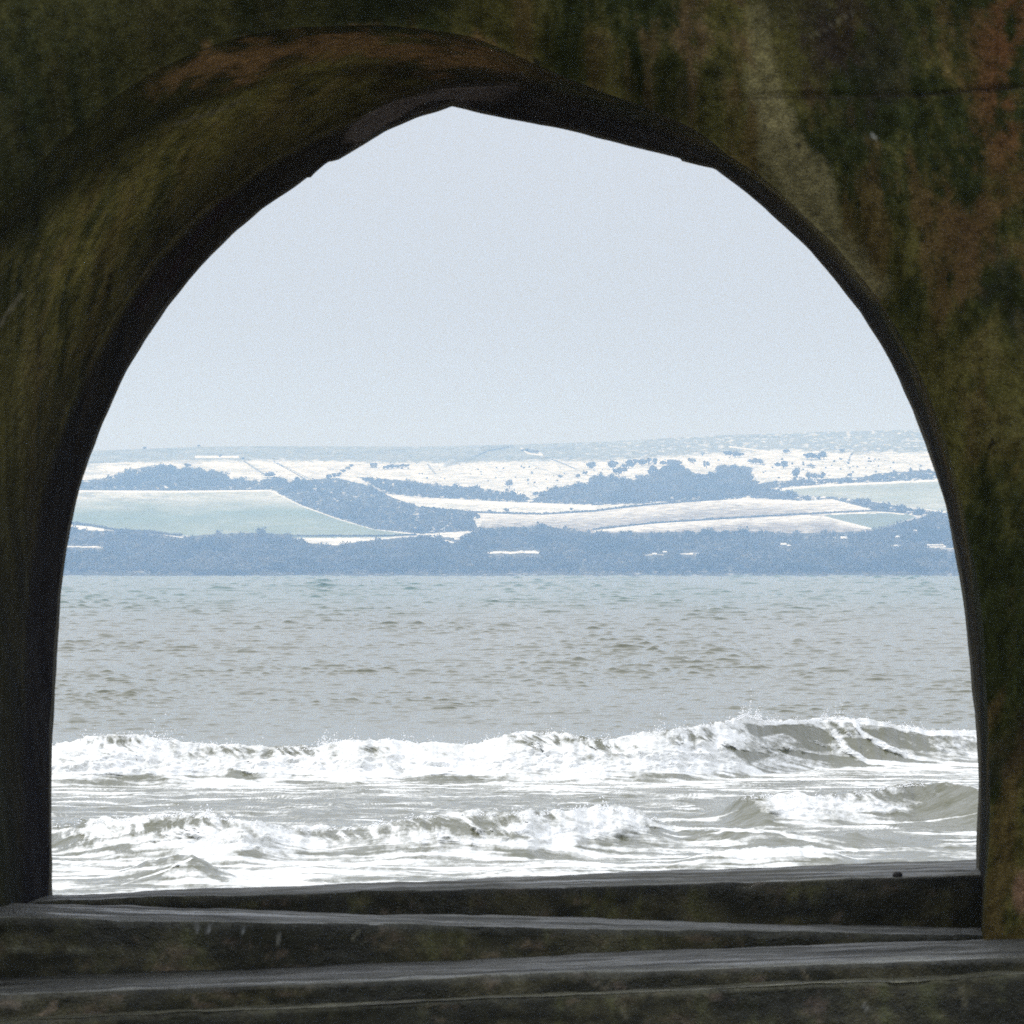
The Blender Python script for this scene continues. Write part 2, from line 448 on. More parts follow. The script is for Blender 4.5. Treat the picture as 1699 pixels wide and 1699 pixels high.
# ------------------------------------------------------------------ the ledges in and before the arch
def ledge(name, BL, FL, FR, BR, bottom, label, seed, tintfun, cat='ledge', n=460):
    """a long cast block; four top corners, worn front edge, front drop to `bottom`"""
    BL, FL, FR, BR = [np.array(pt(*p)) for p in (BL, FL, FR, BR)]
    s = np.linspace(0, 1, n)
    B = BL + (BR - BL) * s[:, None]; F = FL + (FR - FL) * s[:, None]
    rows = []; kind = []
    Bb = B.copy(); Bb[:, 2] = bottom; Bb[:, 1] += .02
    rows += [Bb, (Bb + B) / 2]; kind += [0, 0]
    for t in np.linspace(0, 1, 16): rows.append(B + (F - B) * t * .985); kind.append(1)
    r = .012
    for a_ in np.linspace(15, 90, 5):
        p = F.copy(); p[:, 1] += r - r * math.sin(math.radians(a_)) - .0; p[:, 2] += -r + r * math.cos(math.radians(a_)); rows.append(p); kind.append(.5)
    H = F[:, 2] - bottom
    for t in np.linspace(.06, 1, 26):
        p = F.copy(); p[:, 2] -= H * t; p[:, 1] -= .015 * t; rows.append(p); kind.append(0)
    V = np.stack(rows, 0); K = np.array(kind)[:, None] * np.ones(n)[None]
    x, y, z = V[..., 0], V[..., 1], V[..., 2]
    W = V.copy()
    W[..., 2] += K * (.009 * fbm(x * 1.3 + seed, y * 3 + seed, 4, .6) + .004 * fbm(x * 9 + seed, y * 9, 3))
    chips = sstep(.25, .6, fbm(x * 2.3 + seed * 3, seed + z * 0, 4, .65))
    edge = np.exp(-((np.arange(V.shape[0]) - 20) / 2.5) ** 2)[:, None]
    W[..., 2] -= chips * edge * .012
    W[..., 1] += (1 - K) * (.012 * fbm(x * 2.2 + seed, z * 5, 5, .6)) + chips * edge * .012
    o0 = (BL + FR) / 2; o0[2] = bottom
    me = mesh_np(name, W - o0, grid_faces(V.shape[0], n, True))
    attr_col(me, 'tint', tintfun(V, K, seed))
    o = link(name, me, M_LEDGE, None, label=label, category=cat)
    o.location = o0
    return o
def ledge_tint(top=(.15, .15, .155), moss=.5, streak=(.09, .1, .03)):
    def f(V, K, seed):
        x, y, z = V[..., 0], V[..., 1], V[..., 2]
        n1 = fbm(x * 2 + seed, z * 6 + y * 2, 5, .6); n2 = fbm(x * 9 + seed, z * 1.6, 4, .6); n3 = fbm(x * 6, z * 14 + y * 9 + seed, 5, .65)
        T = np.zeros(V.shape) + np.array((.017, .017, .009))
        T = blend(T, (.048, .044, .022), sstep(-.2, .5, n1 + .4 * n3))
        T = blend(T, streak, sstep(.0, .6, .7 * n2 + .4 * n1 + .3 * n3) * moss)
        T = blend(T, (.1, .07, .05), sstep(.3, .7, n3) * .5)
        px, py = photo_xy(V)
        for pts, w_, c_, o_ in (([(0, 1577), (60, 1574), (95, 1569), (115, 1575), (165, 1580)], 2.6, (.12, .12, .08), .7), ([(326, 1531), (328, 1541)], 3.4, (.22, .23, .23), .6), ([(348, 1534), (346, 1545)], 3.0, (.22, .23, .23), .6),
            ([(402, 1541), (404, 1545)], 2.6, (.25, .27, .27), .6), ([(463, 1549), (462, 1563)], 3, (.2, .2, .17), .7), ([(585, 1556), (594, 1548)], 3.2, (.2, .19, .13), .6), ([(252, 1612), (262, 1592), (275, 1583)], 3, (.12, .1, .06), .6),
            ([(440, 1590), (450, 1578)], 3, (.1, .08, .05), .5), ([(60, 1690), (90, 1672), (88, 1665)], 6, (.17, .13, .09), .7), ([(0, 1664), (30, 1668)], 8, (.16, .13, .1), .6), ([(320, 1655), (330, 1672)], 4, (.15, .12, .09), .6),
            ([(380, 1650), (390, 1670)], 3, (.12, .1, .07), .5), ([(975, 1622), (990, 1634), (1010, 1643)], 5, (.15, .13, .09), .6), ([(1330, 1608), (1345, 1632)], 4, (.13, .11, .07), .6), ([(1510, 1605), (1535, 1628)], 5, (.02, .02, .015), .6),
            ([(1435, 1668), (1440, 1676)], 4, (.2, .2, .18), .6), ([(1020, 1655), (1040, 1690)], 4, (.12, .11, .07), .5), ([(120, 1686), (280, 1683)], 3, (.16, .15, .12), .5), ([(1595, 1640), (1602, 1670)], 5, (.11, .1, .06), .5)):
            T = blend(T, c_, (1 - sstep(.3, 1.2, line_dist(pts, px, py) / w_ + .5 * n3)) * o_)
        T = blend(T, (.10, .075, .045), sstep(.1, .6, n3 + .4 * n1) * blob(px, py, 640, 1585, 420, 16, -2, .6) * .7)
        wet = np.array(top)[None, None] * np.array((.34, .345, .28)) * (1 + .9 * np.clip(fbm(x * 1.1 + seed, y * 16, 5, .65), -1, 1))[..., None]
        wet = wet * (1 + 1.3 * np.exp(-((np.arange(V.shape[0]) - 17) / 1.6) ** 2))[:, None, None]      # front arris worn paler, its narrow highlight painted in
        return T * (1 - K[..., None]) + wet * K[..., None]
    return f
ledge('concrete_sill', (40,1488,20.3), (40,1496,19.9), (1660,1451,19.9), (1660,1424,21.0), GROUND_Z,
      'farthest dark concrete sill inside the arch, its wet top edged by the surf', 3.1, ledge_tint((.12, .12, .12), .6, (.085, .085, .026)), 'sill')
ledge('concrete_ledge', (-75,1497,19.6), (-75,1521,18.85), (1640,1553,19.3), (1640,1541,19.7), GROUND_Z,
      'middle wet concrete ledge tilting down to the right at the foot of the arch', 7.7, ledge_tint((.17, .17, .175), .3))
ledge('concrete_ledge', (-300,1637,18.8), (-300,1662,18.13), (1980,1577,18.13), (1980,1541,19.2), GROUND_Z,
      'broad worn concrete ledge tilting up to the right along the bottom, below the middle ledge', 12.3, ledge_tint((.16, .158, .165), .35, (.085, .075, .04)))
ledge('concrete_step', (-300,1702,18.16), (-300,1709,17.97), (1980,1603,17.97), (1980,1597,18.16), GROUND_Z,
      'lowest mossy concrete step with a thin pale edge along the bottom of the view', 21.9, ledge_tint((.20, .19, .15), .7, (.07, .075, .028)), 'step')
# a small pebble left on the far sill
def ico(sub=1):
    import bmesh
    bm = bmesh.new(); bmesh.ops.create_icosphere(bm, subdivisions=sub, radius=1)
    V = np.array([v.co[:] for v in bm.verts]); F = np.array([[v.index for v in f.verts] for f in bm.faces]); bm.free()
    return V, F
IV, IF = ico(2)
pv = IV * np.array([.019, .016, .013]) * (1 + .25 * noise(IV[:, 0] * 2 + 4, IV[:, 1] * 2 + IV[:, 2])[:, None])
pb = link('pebble', mesh_np('pebble', pv, IF), Mat('dark_stone', (.03, .028, .027), .7, .3).m, None,
          label='small dark pebble lying on the front edge of the far sill', category='pebble')
pb.location = pt(1489, 1452, 19.94)

# ------------------------------------------------------------------ promenade and beach
def strip(name, prof, x0_, x1_, mat, nx=40, **props):
    prof = np.array(prof, float)
    X = np.linspace(x0_, x1_, nx)
    V = np.zeros((len(prof), nx, 3)); V[..., 0] = X[None]; V[..., 1] = prof[:, :1]; V[..., 2] = prof[:, 1:]
    return link(name, mesh_np(name, V, grid_faces(len(prof), nx)), mat, None, **props)
strip('promenade', [(-40, GROUND_Z), (0, GROUND_Z), (21.4, GROUND_Z)], -40, 40, M_PROM, kind='structure')
bp = [(d, lerp(GROUND_Z - .004, -.6, ((d - 21.4) / 50)) ) for d in np.linspace(21.4, 72, 20)]
strip('beach', bp + [(90, -1.6)], -40, 40, M_SAND, kind='structure')

# ------------------------------------------------------------------ the sea
U = np.r_[np.linspace(-1700, -130, 50)[:-1], np.linspace(-130, 1830, 860), np.linspace(1830, 3400, 50)[1:]]
NROW = 900
def breaker(Ug, Dg, crest, base, w, back, u0, u1, fade_u, p=1.5, amp=1.0, wob=.25, seed=0, fine=True):
    Xg = (Ug - CX) * Dg / FPX
    yb = curve(base, Ug); yc = curve(crest, Ug)
    Db = FPX * CAM_H / (yb - HOR)
    if fine: Db = Db + wob * fbm(Xg / 1.1 + seed, np.zeros_like(Xg) + seed, 4, .6)
    Dc = Db + w
    A = CAM_H - (yc - HOR) * Dc / FPX
    if fine: A = A + .06 * fbm(Xg / .6 + seed, np.zeros_like(Xg), 5, .68)
    t = (Dg - Db) / w
    front = np.clip(t, 0, 1) ** p
    hb = np.where(t < 1, front, np.exp(-((np.maximum(Dg - Dc, 0)) / back) ** 2))
    ends = sstep(u0 - fade_u, u0 + fade_u, Ug) * (1 - sstep(u1 - fade_u, u1 + fade_u, Ug))
    return hb * np.maximum(A, 0) * ends * amp, t
C1 = [(-1700,1236),(-200,1238),(85,1238),(130,1226),(180,1218),(235,1219),(270,1229),(330,1233),(400,1236),(470,1238),(520,1240),(560,1229),(620,1227),(680,1231),(740,1233),(800,1231),(850,1216),(900,1213),(960,1222),(1010,1226),(1060,1216),(1130,1209),(1200,1197),(1240,1186),(1280,1195),(1340,1194),(1380,1189),(1420,1190),(1480,1200),(1540,1209),(1620,1214),(1900,1218),(3400,1225)]
BS1 = [(-1700,1305),(100,1305),(300,1302),(900,1300),(1100,1298),(1200,1292),(1350,1277),(1500,1272),(1620,1266),(3400,1266)]
C2 = [(-1700,1372),(85,1368),(200,1357),(300,1347),(360,1351),(450,1368),(520,1373),(600,1371),(700,1352),(800,1347),(900,1347),(970,1340),(1020,1337),(1080,1352),(1130,1360),(1250,1372)]
BS2 = [(-1700,1412),(85,1412),(200,1430),(400,1440),(550,1426),(700,1432),(850,1430),(1000,1416),(1100,1410),(1250,1405)]
C3 = [(1000,1352),(1120,1346),(1180,1336),(1230,1322),(1300,1317),(1400,1320),(1450,1308),(1520,1299),(1570,1301),(1625,1311),(3400,1315)]
BS3 = [(1000,1366),(1120,1362),(1200,1370),(1270,1377),(1350,1374),(1450,1367),(1520,1362),(1625,1372),(3400,1372)]
C4 = [(1000,1374),(1060,1372),(1150,1375),(1250,1380),(1330,1386),(1450,1384),(1560,1390)]
BS4 = [(1000,1400),(1060,1398),(1150,1402),(1250,1412),(1330,1412),(1450,1408),(1560,1405)]
C5 = [(100,1462),(200,1436),(270,1424),(320,1421),(360,1436),(420,1462)]
BS5 = [(100,1470),(200,1468),(320,1474),(420,1478)]
C6 = [(1100,1424),(1180,1412),(1270,1404),(1350,1404),(1420,1420)]
BS6 = [(1100,1444),(1420,1440)]
WAVES = [(C1, BS1, 2.6, 4.5, -5000, 5000, 50, 1.35, 1, .5, 2), (C2, BS2, 2.6, 3.0, -5000, 1110, 60, 1.25, 1, .55, 8), (C3, BS3, 2.2, 2.5, 1190, 5000, 60, 1.3, 1, .2, 13),
         (C4, BS4, 1.3, 1.6, 1090, 1480, 60, 1.2, 1, .2, 19), (C5, BS5, 1.7, 1.5, 200, 380, 60, 1.1, 1, .25, 23), (C6, BS6, 1.2, 1.4, 1150, 1410, 50, 1.1, 1, .3, 29)]
# rows of the mesh are packed closer where a wave face rises
Uc = np.linspace(-1700, 3400, 240); Yf = np.r_[np.linspace(954.3, 962, 80)[:-1], np.linspace(962, 1620, 2600)]
Uc2, Yf2 = np.meshgrid(Uc, Yf); Df2 = FPX * CAM_H / (Yf2 - HOR)
hc = np.maximum.reduce([breaker(Uc2, Df2, *w_, fine=False)[0] for w_ in WAVES])
rise = np.maximum(np.diff(HOR - (hc - CAM_H) * FPX / Df2, axis=0), np.diff(Yf2, axis=0) * .85)
rise = np.minimum(rise, 6)
rise = np.where(Yf2[1:] < 1200, np.maximum(rise, np.diff(Yf2, axis=0) * 1.5), rise)
rise = np.where(Yf2[1:] < 962, np.diff(Yf2, axis=0) * 2.6, rise) * np.where(Yf2[1:] > 1500, .25, 1)
cum = np.concatenate([np.zeros((1, len(Uc))), np.cumsum(rise, 0)]); cum /= cum[-1]
q = np.linspace(0, 1, NROW)
Yc = np.stack([np.interp(q, cum[:, c_], Yf) for c_ in range(len(Uc))], 1)
Ug = np.repeat(U[None], NROW, 0)
fi = np.interp(U, Uc, np.arange(len(Uc))); i0 = np.minimum(fi.astype(int), len(Uc) - 2); fr = fi - i0
Yg = Yc[:, i0] * (1 - fr) + Yc[:, i0 + 1] * fr
Dg = FPX * CAM_H / (Yg - HOR)
Xg = (Ug - CX) * Dg / FPX
# open water chop: short-crested waves that run along the shore
fade = np.clip(1.25 - Dg / 2600, .4, 1)
near = sstep(150, 118, Dg)
LAM = np.where(Dg < 115, 1.306, 3.2 * (Dg / 180) ** 2)      # seas lengthen offshore
PH = np.where(Dg < 115, Dg / 1.306, 88.05 + 10125 * (1 / 115 - 1 / Dg))
XA = np.maximum(Dg, 120) / 180
def sea_layer(period, wide, amp, seed, sparse):
    """rows of short-crested wavelets: a steep front towards the shore, a long back; returns height and front steepness"""
    psi = PH / period + .9 * noise(Xg / (2.4 * XA) + seed, PH / 5) + .25 * noise(Xg / (.7 * XA), PH / 2 + seed)
    k_ = np.floor(psi); fr_ = psi - k_
    a_ = np.clip(noise(Xg / (wide * XA) + k_ * 17.37 + seed, k_ * 5.71 + .5) * 1.6 - sparse, 0, 1)
    prof = np.where(fr_ < .3, fr_ / .3, ((1 - fr_) / .7) ** 1.5)
    return prof * a_ * amp * Dg / FPX, np.exp(-((fr_ - .2) / .16) ** 2) * a_
h1_, s1_ = sea_layer(1.3, .50, 2.6, 3.0, -.04)
h2_, s2_ = sea_layer(.85, .27, 1.6, 41.0, -.16)
h3_, s3_ = sea_layer(2.7, 1.0, 3.8, 77.0, .22)
h4_, s4_ = sea_layer(1.0, .85, 1.8, 133.0, .06)
chop = h1_ + h2_ + h3_ + h4_ + .05 * noise(Xg / 4, PH * .4) * np.minimum(LAM / 8, 1.5)
steep = .68 * s1_ + .62 * s2_ + .72 * s3_ + .62 * s4_
calm = 1 - .5 * np.exp(-((Dg - 134) / 18) ** 2)
gust = .7 + .85 * sstep(-.3, .5, noise(Xg / (9 * XA) + 5, PH / 9) + .5 * noise(Xg / (4 * XA), PH / 4))
surf = sstep(112, 98, Dg)
Hs = chop * gust * calm * (1 - .5 * near) + surf * (.055 * fbm(Xg / 1.5 + .5 * noise(Xg / 3, Dg / 3), Dg / 1.3, 4, .55) + .03 * (.3 - np.abs(noise(Xg / .6 + 8, Dg / .8))))
steep = steep * gust * calm * (1 - .55 * near)
(B1, t1), (B2, t2), (B3, t3), (B4, t4), (B5, t5), (B6, t6) = [breaker(Ug, Dg, *w_) for w_ in WAVES]
BK = np.maximum.reduce([B1, B2, B3, B4, B5, B6])
Hs = Hs * (1 - .35 * sstep(.1, .5, BK)) + BK
# foam: how broken the water is, by zone
def projy(H): return HOR - (H - CAM_H) * FPX / Dg
Py = projy(Hs)
wx, wy = 9 * fbm(Xg / .5, Dg / 2.6 + Hs * 3, 3), 5 * fbm(Xg / .5 + 30, Dg / 2.4 + Hs * 3, 3)
Pu, Pv = Ug + wx, Py + wy
S = .3 * Dg + 1.6 * Hs      # runs down the faces of the waves as well as over the flat
behind1 = sstep(1.0, 1.06, t1)
F = np.zeros_like(Ug)
zone = 1 - behind1
# flat water between breakers
flat = .45 + .14 * sstep(1330, 1300, Py) - .12 * np.exp(-((Py - 1332) / 11) ** 2)
flat = flat + np.interp(Ug, [80, 500, 900, 1200, 1640], [.24, .26, .20, .09, .0]) * sstep(1400, 1440, Py)
flat = flat - .09 * np.exp(-((Py - 1330) / 12) ** 2) * np.exp(-((Ug - 850) / 260) ** 2)
F = F + zone * flat
on = lambda t, b: sstep(-.25, .12, t) * (1 - sstep(.98, 1.05, t)) * sstep(.06, .22, b)
m1 = on(t1, B1); m2 = on(t2, B2); m3 = on(t3, B3); m4 = on(t4, B4); m5 = on(t5, B5); m6 = on(t6, B6)
k1 = np.interp(Ug, [-1700, 1180, 1300, 1640], [.93, .93, .58, .50])
F = F * (1 - m1) + m1 * k1
k2 = np.interp(Ug, [-1700, 80, 160, 450, 600, 1000, 1150], [.7, .6, .85, .82, .75, .92, .6])
F = F * (1 - m2) + m2 * k2
F = F * (1 - m3) + m3 * np.interp(Ug + (Py - 1340) * -.6, [1180, 1250, 1300, 1460, 1530, 1640], [.18, .3, .95, .85, .25, .2])
F = F * (1 - m4 * .9) + m4 * .9 * .42
F = F * (1 - m5 * .9) + m5 * .9 * .42
F = F * (1 - m6) + m6 * .85
# clear olive windows in the faces
CLEAR = [[(1240,1203),(1300,1198),(1340,1206),(1370,1212),(1374,1233),(1345,1226),(1320,1222),(1290,1217),(1262,1221),(1245,1212)],
 [(1398,1227),(1432,1226),(1470,1245),(1520,1260),(1560,1270),(1500,1270),(1440,1262),(1418,1248)],
 [(1435,1212),(1480,1212),(1530,1228),(1557,1245),(1520,1245),(1480,1238),(1450,1228)],
 [(1315,1232),(1350,1234),(1385,1246),(1340,1243)], [(1275,1241),(1330,1248),(1420,1262),(1500,1271),(1400,1270),(1320,1255)],
 [(1205,1236),(1240,1248),(1275,1256),(1250,1264),(1222,1255)],
 [(375,1285),(385,1277),(420,1283),(434,1296),(390,1294)],
 [(1150,1336),(1200,1327),(1242,1331),(1268,1352),(1290,1368),(1250,1366),(1200,1361)],
 [(1478,1366),(1520,1345),(1535,1322),(1552,1309),(1580,1309),(1640,1325),(1640,1378),(1500,1372)],
 [(1078,1371),(1098,1372),(1096,1386),(1080,1384)], [(1128,1376),(1190,1378),(1188,1386),(1150,1395)],
 [(1198,1376),(1250,1380),(1256,1392),(1230,1396),(1204,1388)], [(1252,1382),(1300,1384),(1330,1403),(1290,1406),(1262,1398)],
 [(1358,1374),(1440,1376),(1560,1395),(1540,1406),(1420,1398),(1372,1390)],
 [(85,1368),(110,1360),(140,1360),(138,1372),(100,1376)], [(185,1403),(210,1400),(222,1412),(195,1416)],
 [(305,1428),(330,1424),(385,1462),(370,1464),(340,1450)], [(225,1452),(270,1442),(268,1456),(238,1462)], [(395,1416),(430,1405),(425,1420)]]
for poly in CLEAR:
    c = np.mean(poly, 0)
    p = [(c[0] + (q[0] - c[0]) * 1.05, c[1] + (q[1] - c[1]) * 1.05) for q in poly]
    w = np.mean([inside(p, Pu + a_, Pv + b_) for a_, b_ in ((0, 0), (4, 0), (-4, 0), (0, 1.6), (0, -1.6), (8, 1), (-8, -1))], 0)
    F = F * (1 - w) + np.minimum(F, .12) * w
LIP = np.zeros_like(F)
# thinner foam along the crests, where the green lip shows through
for cx_, ry_, cy_, rx_ in ((200, 12, 1228, 75), (390, 10, 1247, 70), (500, 8, 1246, 40), (920, 14, 1225, 60), (1140, 10, 1220, 50), (620, 8, 1240, 25), (1000, 8, 1238, 40),
                       (340, 10, 1362, 50), (730, 12, 1366, 80), (800, 12, 1378, 60), (900, 8, 1356, 40), (560, 9, 1385, 60), (270, 10, 1375, 60), (120, 10, 1395, 50), (1420, 8, 1318, 60)):
    LIP = LIP + np.exp(-(((Pu - cx_) / (rx_ * 1.15)) ** 2 + ((Pv - cy_) / (ry_ * 1.25)) ** 2)) * (1 - behind1)
for pts, w_ in (([(1415,1195),(1430,1215),(1470,1240),(1520,1257),(1640,1272)], 5), ([(1385,1215),(1400,1240),(1440,1264),(1640,1282)], 6),
                ([(1270,1198),(1330,1197),(1380,1192),(1420,1194),(1480,1204),(1540,1216),(1640,1218)], 6), ([(1080,1370),(1200,1376),(1290,1380),(1350,1396),(1420,1410)], 3.5),
                ([(200,1470),(270,1445),(320,1424)], 2)):
    d = line_dist(pts, Ug + .4 * wx, Py + .5 * wy)
    F = np.where(behind1 < .5, np.maximum(F, .95 * (1 - sstep(.5, 1.3, d / w_))), F)
N = .5 + .62 * fbm(Xg / .75 + .35 * fbm(Xg / 2.5, S / 1.5, 3), S / .5, 4, .62)
strk = .5 + .80 * fbm(Xg / 2.0 + 60, S / .25 + .5 * fbm(Xg / 1.2, S / .6, 3), 3, .62)
sl = Xg + .9 * Hs + .3 * noise(Xg / .8, S / .6)
fib = .5 + .55 * fbm(sl / .24 + 11, S / .42, 4, .62) + .26 * fbm(sl / .075, S / .5 + 4, 2)
drip = fbm(sl / .13 + 1.6 * Hs + 31, S / .8, 4, .65)      # foam runs down the lip in strings
F = F - .62 * np.minimum(LIP, 1) * np.clip(.66 + 1.0 * drip, 0, 1.2)
NN = lerp(strk, .55 * N + .45 * fib, sstep(.05, .4, BK))
foam = np.clip(.5 + (NN - (1 - F)) * 1.15, 0, 1.25) * (F > .02)
caps = sstep(.50, .62, fbm(Xg / 2.2 + 91, Dg / 5 + 3, 4, .62)) * sstep(300, 900, Dg) * .4
foam = np.maximum(foam, caps * behind1)
# broken water is lumpy
bill = np.abs(fbm(Xg / 1.0 + 3 + .6 * noise(Xg / 1.5, S), S / .75, 2, .5))
lump = np.abs(fbm(Xg / .34 + .5 * noise(Xg, S), S / .3, 4, .6)); lump2 = np.abs(fbm(Xg / .11 + 50, S / .1, 3, .6))
fm = sstep(.4, .85, foam) * (1 - behind1)
for t_, B_ in ((t1, B1), (t2, B2), (t3, B3), (t4, B4), (t5, B5), (t6, B6)):      # quieter right at the lip
    fm = fm * (1 - .85 * sstep(.6, .95, t_) * (1 - sstep(1.2, 1.6, t_)) * sstep(.1, .25, B_))
onw = sstep(.06, .3, BK)
Hs = Hs + fm * (.10 * (bill - .2) * onw + .04 * (lump - .25) * onw + .010 * (lump2 - .2) * onw + .012 * (lump - .25))
Dsp = Dg - fm * onw * (.35 * bill + .12 * lump + .02 * lump2)
Xsp = Xg + fm * onw * .05 * fbm(Xg / .2, S / .2 + 7, 3)
V = np.stack([Xsp, Dsp, Hs], -1)
me = mesh_np('sea', V, grid_faces(NROW, len(U), True))
attr(me, 'foam', foam)
attr(me, 'deep', sstep(300, 950, Dg))
attr(me, 'steep', np.clip(steep, 0, 1.5))
attr(me, 'ruffle', np.clip((.35 + .65 * calm) * (.45 + .6 * gust) - .35 * near, .2, 1.5))
sea = link('sea', me, M_SEA, None, kind='structure')

# spray thrown up from the crests
OV = np.array([(1,0,0),(-1,0,0),(0,1,0),(0,-1,0),(0,0,1),(0,0,-1)], float)
OF = np.array([(0,2,4),(2,1,4),(1,3,4),(3,0,4),(2,0,5),(1,2,5),(3,1,5),(0,3,5)])
def scatter(name, P, R, mat, TV=OV, TF=OF, **props):
    n, m = len(P), len(TV)
    V_ = (TV[None] * R[:, None, None] if R.ndim == 1 else TV[None] * R[:, None, :]) + P[:, None, :]
    F_ = (TF[None] + (np.arange(n) * m)[:, None, None]).reshape(-1, TF.shape[1])
    return link(name, mesh_np(name, V_.reshape(-1, 3), F_), mat, None, **props)
sp = []
def spray(crest, base, w, u0, u1, n, hmax, burst=()):
    u = rng.uniform(u0, u1, n)
    for cu, su, cnt in burst: u = np.r_[u, rng.normal(cu, su, cnt)]
    g = fbm(u / 22.0, u * 0 + 3.3, 4, .7)
    keep = rng.uniform(0, 1, len(u)) < sstep(-.35, .5, g) + .1
    u = u[keep]; g = g[keep]
    hb = np.zeros(len(u)) + hmax
    for cu, su, cnt in burst: hb = hb + hmax * 1.6 * np.exp(-((u - cu) / su) ** 2)
    D = FPX * CAM_H / (curve(base, u) - HOR) + w + rng.normal(0, .25, len(u))
    z = CAM_H - (curve(crest, u) - HOR) * D / FPX - .05 + rng.exponential(1, len(u)) * hb * .38 * sstep(-.5, .5, g)
    r = rng.uniform(.005, .016, len(u))
    sp.append((np.stack([(u - CX) * D / FPX + .12 * (z - 1), D, z], -1), r))
spray(C1, BS1, 2.4, 80, 1640, 3800, .13, [(1238, 14, 900), (1385, 16, 350), (530, 18, 320), (265, 20, 320), (1090, 25, 200)])
spray(C2, BS2, 2.3, 80, 1110, 1800, .07, [(340, 25, 160), (1010, 25, 160)])
spray(C3, BS3, 2.0, 1240, 1540, 900, .07)
scatter('sea_spray', np.concatenate([q[0] for q in sp]), np.concatenate([q[1] for q in sp]), M_SPRAY, kind='stuff', label='white droplets of spray flying off the breaking wave crests')

# ------------------------------------------------------------------ the far shore
SKYL = [(-1700,760),(0,753),(150,748),(240,745),(330,741),(480,740),(700,741),(870,737),(1000,733),(1200,722),(1350,717),(1540,712),(1700,707),(3400,690)]
def far_D(px, py):
    """distance of the land seen at photo row py: a shore flat, then rising downland"""
    s = curve(SKYL, px)
    t = (956 - py) / (956 - s)
    D = np.interp(t, [-.02, 0, .08, .32, .45, .62, .85, 1.0], [4960, 5000, 5160, 5650, 6000, 6500, 7150, 7900])
    return D
def far_pt(px, py):
    return pt(px, py, far_D(px, py))
Uh = np.r_[np.linspace(-1700, 60, 50)[:-1], np.linspace(60, 1640, 1060), np.linspace(1640, 3400, 50)[1:]]
Th = np.linspace(-.02, 1, 236)
Uhg, Thg = np.meshgrid(Uh, Th)
Sk = curve(SKYL, Uhg) + .5 * noise(Uhg / 9, 0) * (Uhg > 0)
Yh = 956 - Thg * (956 - Sk)
Dh = far_D(Uhg, Yh)
Vh = np.stack(pt(Uhg, Yh, Dh), -1)
Vh[0, :, 2] = -1.5
# beyond the skyline the down falls away
ext = []
for dD, dzv in ((250, -6), (800, -70), (1200, -150)):
    r_ = Vh[-1].copy(); sc_ = (r_[:, 1] + dD) / r_[:, 1]; r_[:, 0] *= sc_; r_[:, 1] += dD; r_[:, 2] = np.maximum(r_[:, 2] + dzv, -1.5); ext.append(r_)
px, py = Uhg, Yh
n1 = fbm(px / 60, py / 7, 5, .6); n2 = fbm(px / 14, py / 3.2, 4, .65); n3 = fbm(px / 140 + 4, py / 16, 4)
jx, jy = px + 2.0 * n2, py + .9 * n2
SNOW, GRASS, GREEN, PLOUGH, LITTER = (.74, .75, .76), (.15, .17, .14), (.21, .26, .19), (.24, .22, .20), (.045, .045, .035)
T = np.zeros(Vh.shape) + np.array(SNOW)
# upper down: thin snow over grass, grading to full snow below
top_edge = curve([(-1700,772),(150,772),(300,764),(480,764),(700,768),(870,765),(1000,764),(1100,758),(1200,752),(1300,746),(1440,752),(1540,750),(3400,742)], px)
T = blend(T, GRASS, (1 - sstep(-3, 3, py - top_edge + 4 * n2 + 3 * n1)) * np.clip(.86 + .14 * n1 - (.22 + .4 * sstep(880, 1150, px)) * sstep(.12, .5, n2 + .4 * n1), 0, 1))
T = blend(T, GRASS, sstep(-.1, .5, n1 + .3 * n2) * np.interp(px, [0, 300, 480, 700, 3000], [.6, .45, .25, .22, .2]))
T = blend(T, GRASS, sstep(.05, .5, fbm(px / 22 + py * .3, py / 1.5, 4, .65)) * .42)
T = blend(T, GRASS, (1 - sstep(.02, .10, np.abs(fbm(px / 45 - py * .25 + 7, py / 9, 3)))) * .28 * sstep(742, 760, py))
dk = line_dist([(740, 772), (790, 758), (810, 747), (850, 741)], jx, jy); T = blend(T, (.12, .135, .11), (1 - sstep(1, 5, dk)) * .6)
# white lanes, tracks and faint fence lines over the snow
for pts, w_, c_, o_ in (
    ([(325,758),(395,758)],2.2,SNOW,1), ([(338,769),(380,769)],2.6,SNOW,1), ([(497,769),(585,769)],2,SNOW,1), ([(505,777),(540,777)],2.6,SNOW,1), ([(150,770),(235,768)],1.2,SNOW,.8),
    ([(395,789),(432,790)],2.0,SNOW,1), ([(420,766),(470,776),(500,786)],4,SNOW,.7), ([(405,765),(445,790)],1.0,GRASS,.8), ([(460,768),(515,795)],.9,GRASS,.8), ([(710,770),(722,785)],.9,GRASS,.7),
    ([(905,758),(960,780),(1000,800)],.8,GRASS,.5), ([(870,765),(930,790)],.8,GRASS,.4), ([(1210,741),(1280,750)],1.3,SNOW,1), ([(1400,765),(1410,780)],.8,GRASS,.7), ([(870,795),(895,812)],.8,GRASS,.5),
    ([(1300,755),(1400,772)],1,GRASS,.4), ([(1480,755),(1520,775)],.8,GRASS,.4), ([(865,744),(876,752),(900,755),(893,750)],1.6,SNOW,1)):
    T = blend(T, c_, (1 - sstep(.55, 1.1, line_dist(pts, px, py) / w_)) * o_)
GREENF = [(-1700,822),(100,815),(300,815),(447,813.5),(462,819),(500,838),(560,860),(620,878),(690,886),(640,892),(490,892),(400,887),(330,890),(240,884),(120,871),(-1700,870)]
w = inside(GREENF, px, py)
